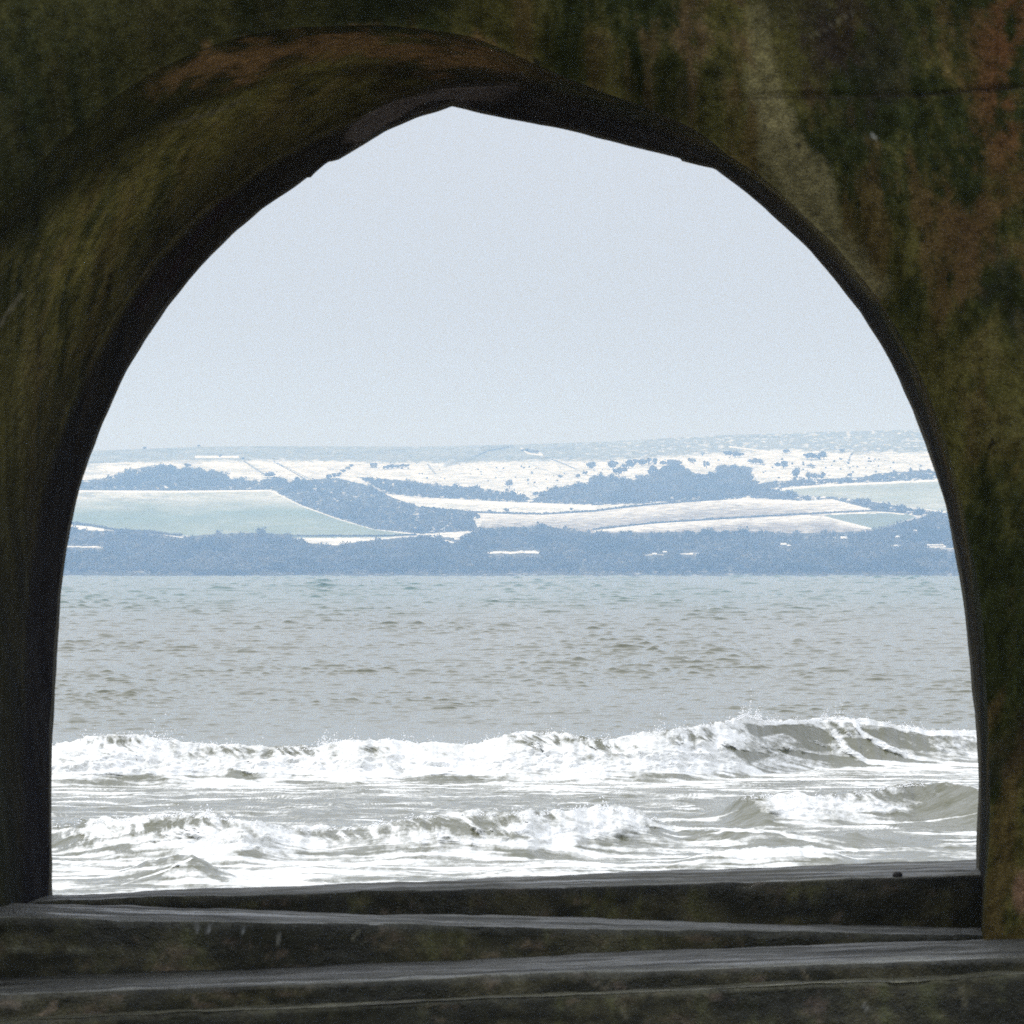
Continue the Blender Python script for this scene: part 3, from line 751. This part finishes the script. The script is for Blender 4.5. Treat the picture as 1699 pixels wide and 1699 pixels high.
T[w] = blend(T, GREEN, np.clip(.42 + .62 * sstep(822, 860, py) + .4 * n3 - .2 * n1, 0, 1))[w]
band = np.exp(-((py - np.interp(px, [120, 300, 450, 520], [862, 858, 845, 850])) / 9) ** 2)
T[w] = blend(T, (.13, .20, .15), band * .5)[w]
for pts, w_ in (([(-1700,818),(110,815),(300,815.5),(447,813.5)],2.2), ([(447,813.5),(465,821),(500,838),(560,860),(620,877),(690,886)],1.9), ([(115,872),(160,877)],2.4), ([(250,889),(305,893)],2.2),
                ([(490,895),(662,896)],2.2), ([(700,882),(765,886)],2.3), ([(775,889),(795,893)],2), ([(205,884),(214,886)],2)):
    T = blend(T, SNOW, 1 - sstep(.6, 1.1, line_dist(pts, jx, jy) / w_))
T = blend(T, (.10, .11, .08), (1 - sstep(.4, 1.1, line_dist([(480,889.5),(600,889.5),(690,887)], px, jy) / 1.6)) * .8)
# middle ploughed slopes under a skim of snow
MID = [(800,864),(780,851),(900,853),(985,848),(1050,840),(1130,834),(1220,826),(1330,832),(1380,829),(1450,847),(1500,852),(1600,868),(1600,900),(790,900)]
w = inside(MID, px, py)
streaky = fbm(px / 30 + py * .35, py / 1.7 - px * .02, 4, .6)
pl = np.clip(.25 + .62 * sstep(0, 24, py - np.interp(px, [780, 985, 1130, 1220, 1330, 1450], [855, 851, 836, 828, 834, 848])) + .7 * streaky, 0, 1)
T[w] = blend(np.zeros(T.shape) + np.array(SNOW), PLOUGH, pl)[w]
LOWF = [(985,882),(1080,869),(1200,862),(1330,855),(1365,855),(1445,877),(1400,882),(1200,882)]
w = inside(LOWF, px, py)
T[w] = blend(np.zeros(T.shape) + np.array(SNOW), PLOUGH, np.clip(.2 + .75 * sstep(2, 16, py - np.interp(px, [985, 1200, 1365, 1445], [880, 862, 856, 874])) + .8 * streaky, 0, 1))[w]
w = inside([(1365,855),(1450,849),(1500,851),(1520,858),(1450,880)], px, py)
T[w] = np.array((.17, .21, .165))
w = inside([(1270,813),(1360,806),(1570,796),(3400,720),(3400,900),(1600,852),(1500,840),(1440,830),(1320,821)], px, py)
T[w] = blend(T, GREEN, np.clip(.7 + .3 * n3, 0, 1))[w]
for pts, w_ in (([(1270,814),(1360,806),(1570,796),(1700,788)],2.3), ([(985,882),(1080,870),(1130,866)],1.8), ([(1200,830),(1330,834),(1385,831),(1448,846)],1.8), ([(1380,853),(1470,850),(1500,853)],1.3),
                ([(1365,857),(1445,877)],1.3), ([(640,820),(655,826),(700,830),(850,836),(985,841)],3.0)):
    T = blend(T, SNOW, 1 - sstep(.6, 1.1, line_dist(pts, jx, jy) / w_))
T = T * (1 + .16 * np.clip(fbm(px / 26 + py * .45, py / 1.2 - px * .004, 4, .65), -1, 1))[..., None]      # drill lines and drifts
# ground inside the woods
SCRUB = [(455,800),(560,793),(620,808),(640,820),(655,827),(700,842),(780,851),(795,880),(700,886),(620,878),(560,860),(500,838),(462,819)]
w = inside(SCRUB, px, py)
T[w] = blend(np.zeros(T.shape) + np.array((.06, .06, .05)), SNOW, sstep(.34, .55, n2 + .35 * n1) * .7)[w]
WOOD1 = [(100,812),(100,798),(165,796),(210,783),(225,778),(250,773),(285,771),(300,778),(330,776),(345,783),(365,783),(385,796),(430,798),(455,791),(480,796),(520,798),(545,801),(552,806),(520,812),(470,816),(440,812),(300,813)]
WOOD2 = [(590,791),(660,796),(720,804),(790,809),(870,822),(882,828),(895,824),(902,815),(940,805),(975,801),(985,788),(1010,791),(1045,794),(1072,788),(1092,780),(1104,771),(1130,769),(1142,780),(1160,788),(1178,786),(1192,777),(1208,772),(1240,774),(1252,778),(1242,788),(1248,798),(1270,808),(1330,822),(1380,824),(1440,831),(1500,841),(1600,856),(1600,870),(1500,852),(1450,846),(1380,828),(1330,831),(1240,826),(1200,829),(1150,831),(1100,833),(1050,837),(985,838),(920,835),(850,833),(760,828),(700,825),(640,819),(620,806)]
WOOD3 = [(1222,812),(1262,801),(1280,799),(1330,796),(1440,791),(1450,786),(1520,781),(1600,778),(1600,793),(1500,798),(1360,804),(1280,811)]
LOWTOP = [(-1700,874),(100,876),(160,881),(230,881),(300,892),(340,887),(420,884),(480,887),(500,900),(560,905),(600,898),(680,891),(760,892),(800,876),(900,873),(985,884),(1100,884),(1200,882),(1330,885),(1450,881),(1485,870),(1540,856),(1600,856),(3400,870)]
WOOD4 = LOWTOP + [(3400,952.5),(-1700,952.5)]
for wd in (WOOD1, WOOD2, WOOD3):
    w = inside(wd, px, py); T[w] = blend(np.zeros(T.shape) + np.array(LITTER), SNOW, sstep(.12, .4, n2 + .4 * n1) * .9)[w]
w = py > curve(LOWTOP, px); T[w] = blend(np.zeros(T.shape) + np.array((.07, .068, .055)), SNOW, sstep(.3, .6, n2 + .4 * n1) * .3)[w]
GAPS = [([(100,907),(172,907.5)],1.2), ([(810,917.5),(828,915.8),(846,917.2),(866,915.6),(897,917)],2.0), ([(1130,919),(1158,918.5)],1.5), ([(1070,921),(1100,920)],.8), ([(1533,907),(1568,907)],1.6), ([(1560,910),(1595,911)],1.0), ([(1480,905),(1494,905)],1.2), ([(740,897),(752,900)],1.3)]
for pts, w_ in GAPS:
    T = blend(T, SNOW if w_ > 1.1 else (.4, .4, .38), (1 - sstep(.5, 1.2, line_dist(pts, jx, jy) / w_ + .9 * fbm(px / 9 + 2, py / 3, 3))))
Vall = np.concatenate([Vh] + [e_[None] for e_ in ext], 0)
Tall = np.concatenate([T] + [T[-1:]] * 3, 0)
me = mesh_np('hills', Vall, grid_faces(Vall.shape[0], Vall.shape[1]))
attr_col(me, 'tint', Tall)
link('hills', me, M_HILL, None, kind='structure')

# ------------------------------------------------------------------ trees of the far shore
I1V, I1F = ico(1)
I0V, I0F = ico(1)
NT = 46
def crown_variant(seed):
    """a small rough core with loose twig and leaf clumps spread through and around it"""
    r = np.random.default_rng(seed)
    a_ = r.uniform(0, 6.283, NT); zz = r.uniform(-.9, 1, NT); rr = r.uniform(.55, 1.0, NT)
    c = np.stack([np.cos(a_) * np.sqrt(1 - zz ** 2), np.sin(a_) * np.sqrt(1 - zz ** 2), zz], -1) * rr[:, None] * np.array([.5, .5, .5])
    tri = c[:, None, :] + r.normal(0, .115, (NT, 3, 3))
    core = I0V[:] * .34 * r.uniform(.7, 1.25, len(I0V))[:, None]
    V_ = np.concatenate([core, tri.reshape(-1, 3)]); V_[:, 2] += .5
    return V_
I1F = np.concatenate([I0F, len(I0V) + np.arange(NT * 3).reshape(-1, 3)])
VARS = [crown_variant(s_) for s_ in range(14)]
def wood_mass(name, polys, spacing_px, dpx_rows, hmin, hmax, mat, label, seed, keepf=None):
    """a wood that reads as one mass: many small crowns joined in one mesh"""
    r = np.random.default_rng(seed); PV, PF, base = [], [], 0
    for poly in polys:
        pa = np.array(poly); y_ = pa[:, 1].min()
        u0_, u1_ = max(pa[:, 0].min(), -500), min(pa[:, 0].max(), 2200)
        while y_ < pa[:, 1].max():
            u = np.arange(u0_, u1_, spacing_px); u = u + r.uniform(-.5, .5, len(u)) * spacing_px * 1.3
            out_ = (u < 60) | (u > 1640); u = u[~out_ | (r.uniform(0, 1, len(u)) < .35)]
            yy = y_ + r.uniform(-.5, .5, len(u)) * dpx_rows
            D = far_D(u, yy); h = r.uniform(hmin, hmax, len(u)) * r.choice([.7, 1, 1, 1.15], len(u))
            hp = h * FPX / D
            ok = inside(poly, u, yy) & inside(poly, u, np.maximum(yy - hp * r.uniform(.35, 1.0, len(u)), 0))
            if keepf is not None: ok &= keepf(u, yy, hp, r)
            for ui, yi, Di, hi in zip(u[ok], yy[ok], D[ok], h[ok]):
                v = VARS[r.integers(14)]
                an = r.uniform(0, 6.28); c_, s_ = math.cos(an), math.sin(an)
                wd = hi * r.uniform(.8, 1.25)
                q = np.stack([(v[:, 0] * c_ - v[:, 1] * s_) * wd, (v[:, 0] * s_ + v[:, 1] * c_) * wd, v[:, 2] * hi - .4], -1) + np.array(pt(ui, yi, Di))
                PV.append(q); PF.append(I1F + base); base += len(v)
            y_ += dpx_rows
    return link(name, mesh_np(name, np.concatenate(PV), np.concatenate(PF), False), mat, None, kind='stuff', label=label)
HOUSES = [(1300,907,9,0),(1309,907.5,6,0),(1400,897,10,0),(1383,895,6,2),(1489,894,8,0),(1518,883,6,0),(1086,922,7,0),(1103,918,6,2),(758,898,8,2)]
def gap_keep(u, y_, hp, r):
    ok = fbm(u / 26 + 9, y_ / 5, 4) < .3
    for pts, w_ in GAPS:
        x0_, x1_ = pts[0][0] - 3, pts[-1][0] + 3
        yl = np.interp(u, [p[0] for p in pts], [p[1] for p in pts])
        ok &= ~((u > x0_) & (u < x1_) & (y_ > yl - 2) & (y_ - hp * .95 < yl + w_ + .3))
    for hx, hy, hs, kd in HOUSES:
        ok &= ~((np.abs(u - hx) < hs * .8 + 3) & (y_ > hy - 1) & (y_ - hp < hy - 1.5))
    return ok
wood_mass('hillside_wood', [WOOD1], 5.5, 2.4, 5, 10, M_WOOD, 'dark wood massed on the left hillside above the big pale green field', 1,
          lambda u, y_, hp, r: fbm(u / 11 + 5, y_ / 4.5, 4) < .27)
wood_mass('valley_wood', [WOOD2], 5.5, 2.4, 5, 10, M_WOOD, 'long dark wood winding across the middle of the snowy hillside', 2,
          lambda u, y_, hp, r: fbm(u / 11, y_ / 4.5, 4) < np.where((u > 990) & (y_ < 798), .04, .15) + .25 * (np.abs(fbm(u / 30, y_ / 9, 2)) < .1))
wood_mass('right_hillside_wood', [WOOD3], 8, 3, 5, 9, M_WOOD, 'narrow dark wood along the top of the pale field at the right', 3,
          lambda u, y_, hp, r: fbm(u / 9 + 5, y_ / 4, 4) < .3)
wood_mass('shoreline_wood', [WOOD4], 9.5, 3.4, 6, 11, M_WOOD, 'broad dark wood lining the far shore just above the water', 4, gap_keep)
wood_mass('rough_scrub', [SCRUB], 8, 3.4, 3, 7.5, M_WOOD, 'patchy scrub with snow between on the slope beside the big pale field', 5,
          lambda u, y_, hp, r: fbm(u / 20, y_ / 5, 3) < .30)
wood_mass('pale_thicket', [[(318,955),(322,926),(345,920),(372,924),(410,934),(420,955)], [(478,953),(490,936),(512,934),(514,953)], [(640,953),(650,938),(668,940),(668,953)]], 5, 3, 6, 9, M_PALE,
          'pale bare thicket standing in front of the dark wood near the left shore', 6)

# individual trees
TRUNK = None
def tree_meshes():
    out_ = []
    for s_ in range(5):
        r = np.random.default_rng(100 + s_); PV, PF, b = [], [], 0
        for k_ in range(7):                      # crown of several lumpy boughs with loose leaf clumps
            c = np.array([r.normal(0, .17), r.normal(0, .17), r.uniform(.35, .82)]); sc_ = r.uniform(.16, .27)
            v = I1V * (1 + r.uniform(-.35, .3, len(I1V)))[:, None] * sc_ + c
            PV.append(v); PF.append(I0F + b); b += len(v)
        for k_ in range(60):
            c = np.array([r.normal(0, .24), r.normal(0, .24), r.uniform(.25, .98)])
            v = c + r.normal(0, .055, (3, 3)); PV.append(v); PF.append(np.array([[0, 1, 2]]) + b); b += 3
        out_.append(mesh_np('crown', np.concatenate(PV), np.concatenate(PF), False))
    a_ = np.linspace(0, 2 * math.pi, 8)[:-1]
    rings = [(0, .05), (.2, .038), (.45, .026), (.75, .008)]
    V_ = np.array([[math.cos(t) * r, math.sin(t) * r, z] for z, r in rings for t in a_]); n_ = len(a_)
    F_ = np.array([[i * n_ + j, i * n_ + (j + 1) % n_, (i + 1) * n_ + (j + 1) % n_, (i + 1) * n_ + j] for i in range(3) for j in range(n_)])
    return out_, mesh_np('trunk', V_, F_)
CROWNS, TRUNK = tree_meshes()
for m_ in CROWNS: m_.materials.append(M_WOOD)
TRUNK.materials.append(M_TRUNK)
tcount = [0]
def tree(px_, base, h_px, w_px, label, group=None, name='tree'):
    D = float(far_D(np.array(px_), np.array(base)))
    h, wd = h_px * D / FPX, w_px * D / FPX
    root = bpy.data.objects.new(name, None); COL.objects.link(root)
    root.location = Vector(pt(px_, base, D)) - Vector((0, 0, .3)); root.rotation_euler.z = random.uniform(0, 6.28)
    root['label'] = label; root['category'] = 'bush' if 'bush' in name else 'tree'
    if group: root['group'] = group
    c = link('crown', CROWNS[tcount[0] % 5], None, root); c.scale = (wd * 1.25, wd * 1.25, h)
    t = link('trunk', TRUNK, None, root); t.scale = (h, h, h)
    tcount[0] += 1
    return root
for args in [
 (240,745,5,8,'tiny dark bush pair breaking the left skyline','', 'bush'), (330,742,4.5,5,'tiny lone tree on the skyline above the left hillside wood',''),
 (365,759,6,6,'small tree on the snow strip high above the left wood',''), (402,763,5,6,'small dark tree at the top of the slanting fence line on the left',''),
 (311,776,8,10,'round dark tree at the crown of the left hillside wood',''), (447,792,11,24,'pale-edged wide tree on the right shoulder of the left hillside wood',''),
 (845,811,16,15,'round tree standing alone on the snow above the middle wood',''), (782,868,23,22,'tall dark tree where the hedge meets the scrub in the valley',''),
 (811,851,6,7,'left small round tree on the hedge line under the striped snow field',''), (841,850,7.5,9,'right small round tree on the hedge line under the striped snow field',''),
 (948,847,6,6,'small tree at the right end of the striped snow field hedge',''), (889,824,9,12,'dark bush plugging the gap in the middle wood','','bush'),
 (1172,777,14,10,'slender dark tree in the snowy notch of the middle wood',''), (1166,757,7,5,'small lone tree high on the snow right of centre',''),
 (1300,778,14,17,'wide dark tree left of the tall one on the right snow slope',''), (1321,793,20,14,'tall dark tree rising from the right-hand hedge wood',''),
 (1345,776,6,15,'low pale bush beside the tall tree on the right slope','','bush'), (1410,792,8,7,'small tree at the left end of the far right wood',''),
 (1307,752,7,14,'flat dark bush on the upper edge of the right snow slope','','bush'), (1398,751,7,10,'small dark bush right of the copse on the upper slope','','bush')]:
    px_, b_, h_, w_, lab = args[:5]
    tree(px_, b_, h_, w_, lab, None, args[6] if len(args) > 6 else 'tree')
for g_, lab, lst in (
 ('scattered trees on the snow above the middle wood', 'small dark tree scattered on the snow above the middle wood', [(930,793,5,7),(959,794,6,7),(970,789,6,6),(978,779,9,11),(984,777,8,8),(1017,779,13,13),(1027,791,12,14),(1036,778,7,9),(1043,777,11,14),(1055,771,7,7),(1065,773,10,13),(1076,771,9,6),(1085,773,10,7),(1082,791,15,11),(1145,770,8,5),(1151,770,8,5),(1110,774,9,16),(1124,773,8,14)]),
 ('bushes high on the right snow slope', 'small dark bush in the broken row high on the right slope', [(1204,756,6,8),(1212,757,7,9),(1220,759,9,10),(1227,759,6,8),(1246,769,6,9),(1254,770,8,11),(1262,771,7,9)]),
 ('trees of the square copse on the upper right slope', 'tree of the small square copse high on the right slope', [(1340,762,9,10),(1347,763,9,9),(1354,763,8,10),(1361,763,9,9),(1367,762,10,9)]),
 ('trees above the right hand hedge wood', 'small tree standing just above the right hedge wood', [(1342,796,11,8),(1351,797,9,8),(1357,796,8,7),(1366,796,10,9)]),
 ('trees in the snow rimmed hollow', 'dark tree in the snow rimmed hollow on the crest', [(874,750,4.5,9),(882,752,5,10),(890,753,4.5,9)]),
 ('trees of the short row on the upper left slope', 'tree of the short row to the right of the barn', [(638,779,5,7),(645,779,6,8),(652,778,6,8),(659,777,5,8),(667,776,4.5,8),(674,775,4,7)]),
 ('trees of the slanting row on the left slope', 'tree of the slanting row left of the barn', [(548,796,7,9),(556,793,6,8),(563,789,5,7),(570,785,5,6),(577,780,5,6),(584,775,4,6)])):
    ORD = ['leftmost', 'second from left', 'third from left', 'fourth from left', 'fifth from left', 'sixth from left', 'seventh from left', 'eighth from left', 'ninth from left', 'tenth from left',
           'eleventh from left', 'twelfth from left', 'thirteenth from left', 'fourteenth from left', 'fifteenth from left', 'sixteenth from left', 'seventeenth from left', 'eighteenth from left']
    for n_, q in enumerate(sorted(lst)):
        q = (q[0], q[1], q[2] * 1.4, q[3] * 1.35)
        tree(*q, f"{'rightmost' if n_ == len(lst) - 1 else ORD[n_]} of the {g_}", g_, 'bush' if 'bush' in lab else 'tree')

# hedges
def hedge(pts, h_, wid, label, seed):
    r = np.random.default_rng(seed); p = np.array(pts, float)
    L = np.r_[0, np.cumsum(np.hypot(*np.diff(p, axis=0).T))]
    n_ = int(L[-1] / 2.2)
    PV, PF, b = [], [], 0
    for s_ in np.linspace(0, L[-1], n_):
        u, y_ = np.interp(s_, L, p[:, 0]), np.interp(s_, L, p[:, 1])
        D = float(far_D(np.array(u), np.array(y_))); v = VARS[r.integers(14)]
        hh = h_ * r.uniform(.7, 1.2)
        PV.append(v * np.array([wid, wid, hh]) * r.uniform(.85, 1.15) + np.array(pt(u, y_, D)) - np.array([0, 0, .3])); PF.append(I1F + b); b += len(v)
    V_ = np.concatenate(PV); o0 = V_.mean(0); o0[2] = V_[:, 2].min()
    o = link('hedge', mesh_np('hedge', V_ - o0, np.concatenate(PF), False), M_WOOD, None, label=label, category='hedge'); o.location = o0
hedge([(700,843),(780,851),(900,854),(985,849),(1050,841),(1130,834),(1200,829)], 2.6, 4, 'long dark hedge below the striped snow field in the middle', 1)
hedge([(985,879),(1080,869),(1200,861),(1330,854),(1450,848),(1500,851)], 2.2, 3.5, 'dark hedge rising to the right across the ploughed middle slope', 2)
hedge([(100,813),(300,814),(440,812.5)], 2, 3.5, 'dark hedge at the foot of the left wood along the pale green field', 3)
hedge([(115,870),(150,873),(200,882),(245,884),(300,890)], 3, 4.5, 'hedge along the lower left edge of the pale green field', 4)
hedge([(485,890),(560,890),(640,890),(690,888)], 2, 3.5, 'thin hedge above the white strip below the pale green field', 5)
hedge([(1414,753),(1410,760),(1408,770)], 2, 3, 'short hedge running down the right snow slope', 6)

hedge([(455,767),(470,775),(488,785),(508,796)], 1.4, 2.4, 'faint hedge slanting down the left snow slope to the scrub', 7)
hedge([(405,766),(420,776),(440,789)], 1.2, 2.2, 'faint hedge slanting down beside the left hillside wood', 8)
hedge([(905,759),(930,768),(955,778)], 1.2, 2.2, 'thin hedge slanting down the snow right of the hollow', 9)
hedge([(710,771),(714,778),(722,786)], 1.2, 2.2, 'short crooked hedge on the central snow slope', 10)
hedge([(790,757),(812,748),(845,742)], 1.6, 3, 'dark curving hedge climbing to the crest left of the hollow', 11)
PATCH = [(640,765),(760,768),(900,770),(1000,768),(1110,760),(1210,756),(1400,760),(1540,756),(1540,776),(1440,786),(1330,792),(1270,796),(1260,772),(1130,764),(1000,783),(900,808),(800,803),(700,796)]
wood_mass('hillside_shrubs', [PATCH], 6, 3, 1.6, 3.6, M_WOOD, 'tiny scattered shrubs dotted in lines over the upper snow slope', 7,
          lambda u, y_, hp, r: (np.abs(fbm(u / 55 - y_ * .22 + 7, y_ / 8, 3)) < .045) & (r.uniform(0, 1, len(u)) < .6))

# ------------------------------------------------------------------ far buildings
def box(x0_, x1_, y0_, y1_, z0_, z1_):
    V_ = np.array([(x, y, z) for z in (z0_, z1_) for y in (y0_, y1_) for x in (x0_, x1_)], float)
    return V_, np.array([(0,2,3,1),(4,5,7,6),(0,1,5,4),(2,6,7,3),(0,4,6,2),(1,3,7,5)])
def house(px_, base, w_px, kd, label, group=None, name='house', roofmat=None):
    D = float(far_D(np.array(px_), np.array(base))); s = w_px * D / FPX
    root = bpy.data.objects.new(name, None); COL.objects.link(root); root.location = Vector(pt(px_, base, D)) - Vector((0, 0, .4))
    root['label'] = label; root['category'] = name
    if group: root['group'] = group
    hw = s * .42
    wv, wf = box(-s / 2, s / 2, -s * .35, s * .35, 0, hw)
    link('wall', mesh_np('wall', wv, wf, False), M_PLASTER, root)
    e_ = .06 * s; rh = s * .36
    rv = np.array([(-s/2-e_, -s*.35-e_, hw), (s/2+e_, -s*.35-e_, hw), (s/2+e_, s*.35+e_, hw), (-s/2-e_, s*.35+e_, hw), (-s/2-e_, 0, hw+rh), (s/2+e_, 0, hw+rh)])
    me_ = bpy.data.meshes.new('roof'); me_.from_pydata([tuple(v) for v in rv], [], [(0,1,5,4),(2,3,4,5),(0,4,3),(1,2,5),(3,2,1,0)])
    rf = link('roof', me_, roofmat or M_SNOWROOF, root)
    cv, cf = box(s * .25, s * .33, -.04 * s, .04 * s, hw + rh * .7, hw + rh * 1.35)
    link('chimney', mesh_np('chimney', cv, cf, False), M_PLASTER, rf)
    for xo in (-.28, .2):
        wv, wf = box(s * xo, s * (xo + .13), -s * .35 - .06, -s * .35 + .02, hw * .35, hw * .75)
        link('window', mesh_np('window', wv, wf, False), M_DARK, root)
HL = ['white snow-roofed house, left of the close pair in the shoreline wood', 'smaller right house of the close pair in the shoreline wood', 'brightest snow-roofed house among the trees right of centre',
      'faint small house just left of the brightest one', 'snow-roofed house at the right above the white roofed row', 'tiny white house highest up in the right wood',
      'small low house at the left end of the thin central snow line', 'small house with bright roof above the central snow line', 'white-roofed house in the valley at the foot of the scrub']
for (hx, hy, hs, kd), lab in zip(HOUSES, HL): house(hx, hy, hs, kd, lab)
for i_, hx in enumerate((1534, 1541, 1548, 1555, 1562)):
    house(hx, 906.5, 5.5, 0, ('leftmost', 'second from left', 'middle', 'fourth from left', 'rightmost')[i_] + ' snow-roofed house in the row of five by the right shore', 'row of houses by the right shore')
house(620, 776, 11, 0, 'dark-roofed barn alone on the snowy upper slope, left of centre', None, 'barn', M_DARKROOF)

# ------------------------------------------------------------------ haze over the water
hv, hf = box(-2600, 2600, -60, 10400, -3, 262)
hz = bpy.data.materials.new('haze_air'); hz.use_nodes = True
hn = hz.node_tree.nodes; hn.remove(hn['Principled BSDF'])
pv_ = hn.new('ShaderNodeVolumePrincipled')
pv_.inputs['Color'].default_value = (.31, .49, .80, 1)
pv_.inputs['Density'].default_value = .00025
pv_.inputs['Anisotropy'].default_value = .3
pv_.inputs['Absorption Color'].default_value = (1, 1, 1, 1)
hz.node_tree.links.new(pv_.outputs[0], hn['Material Output'].inputs['Volume'])
link('haze', mesh_np('haze', hv, hf, False), hz, None, kind='stuff')
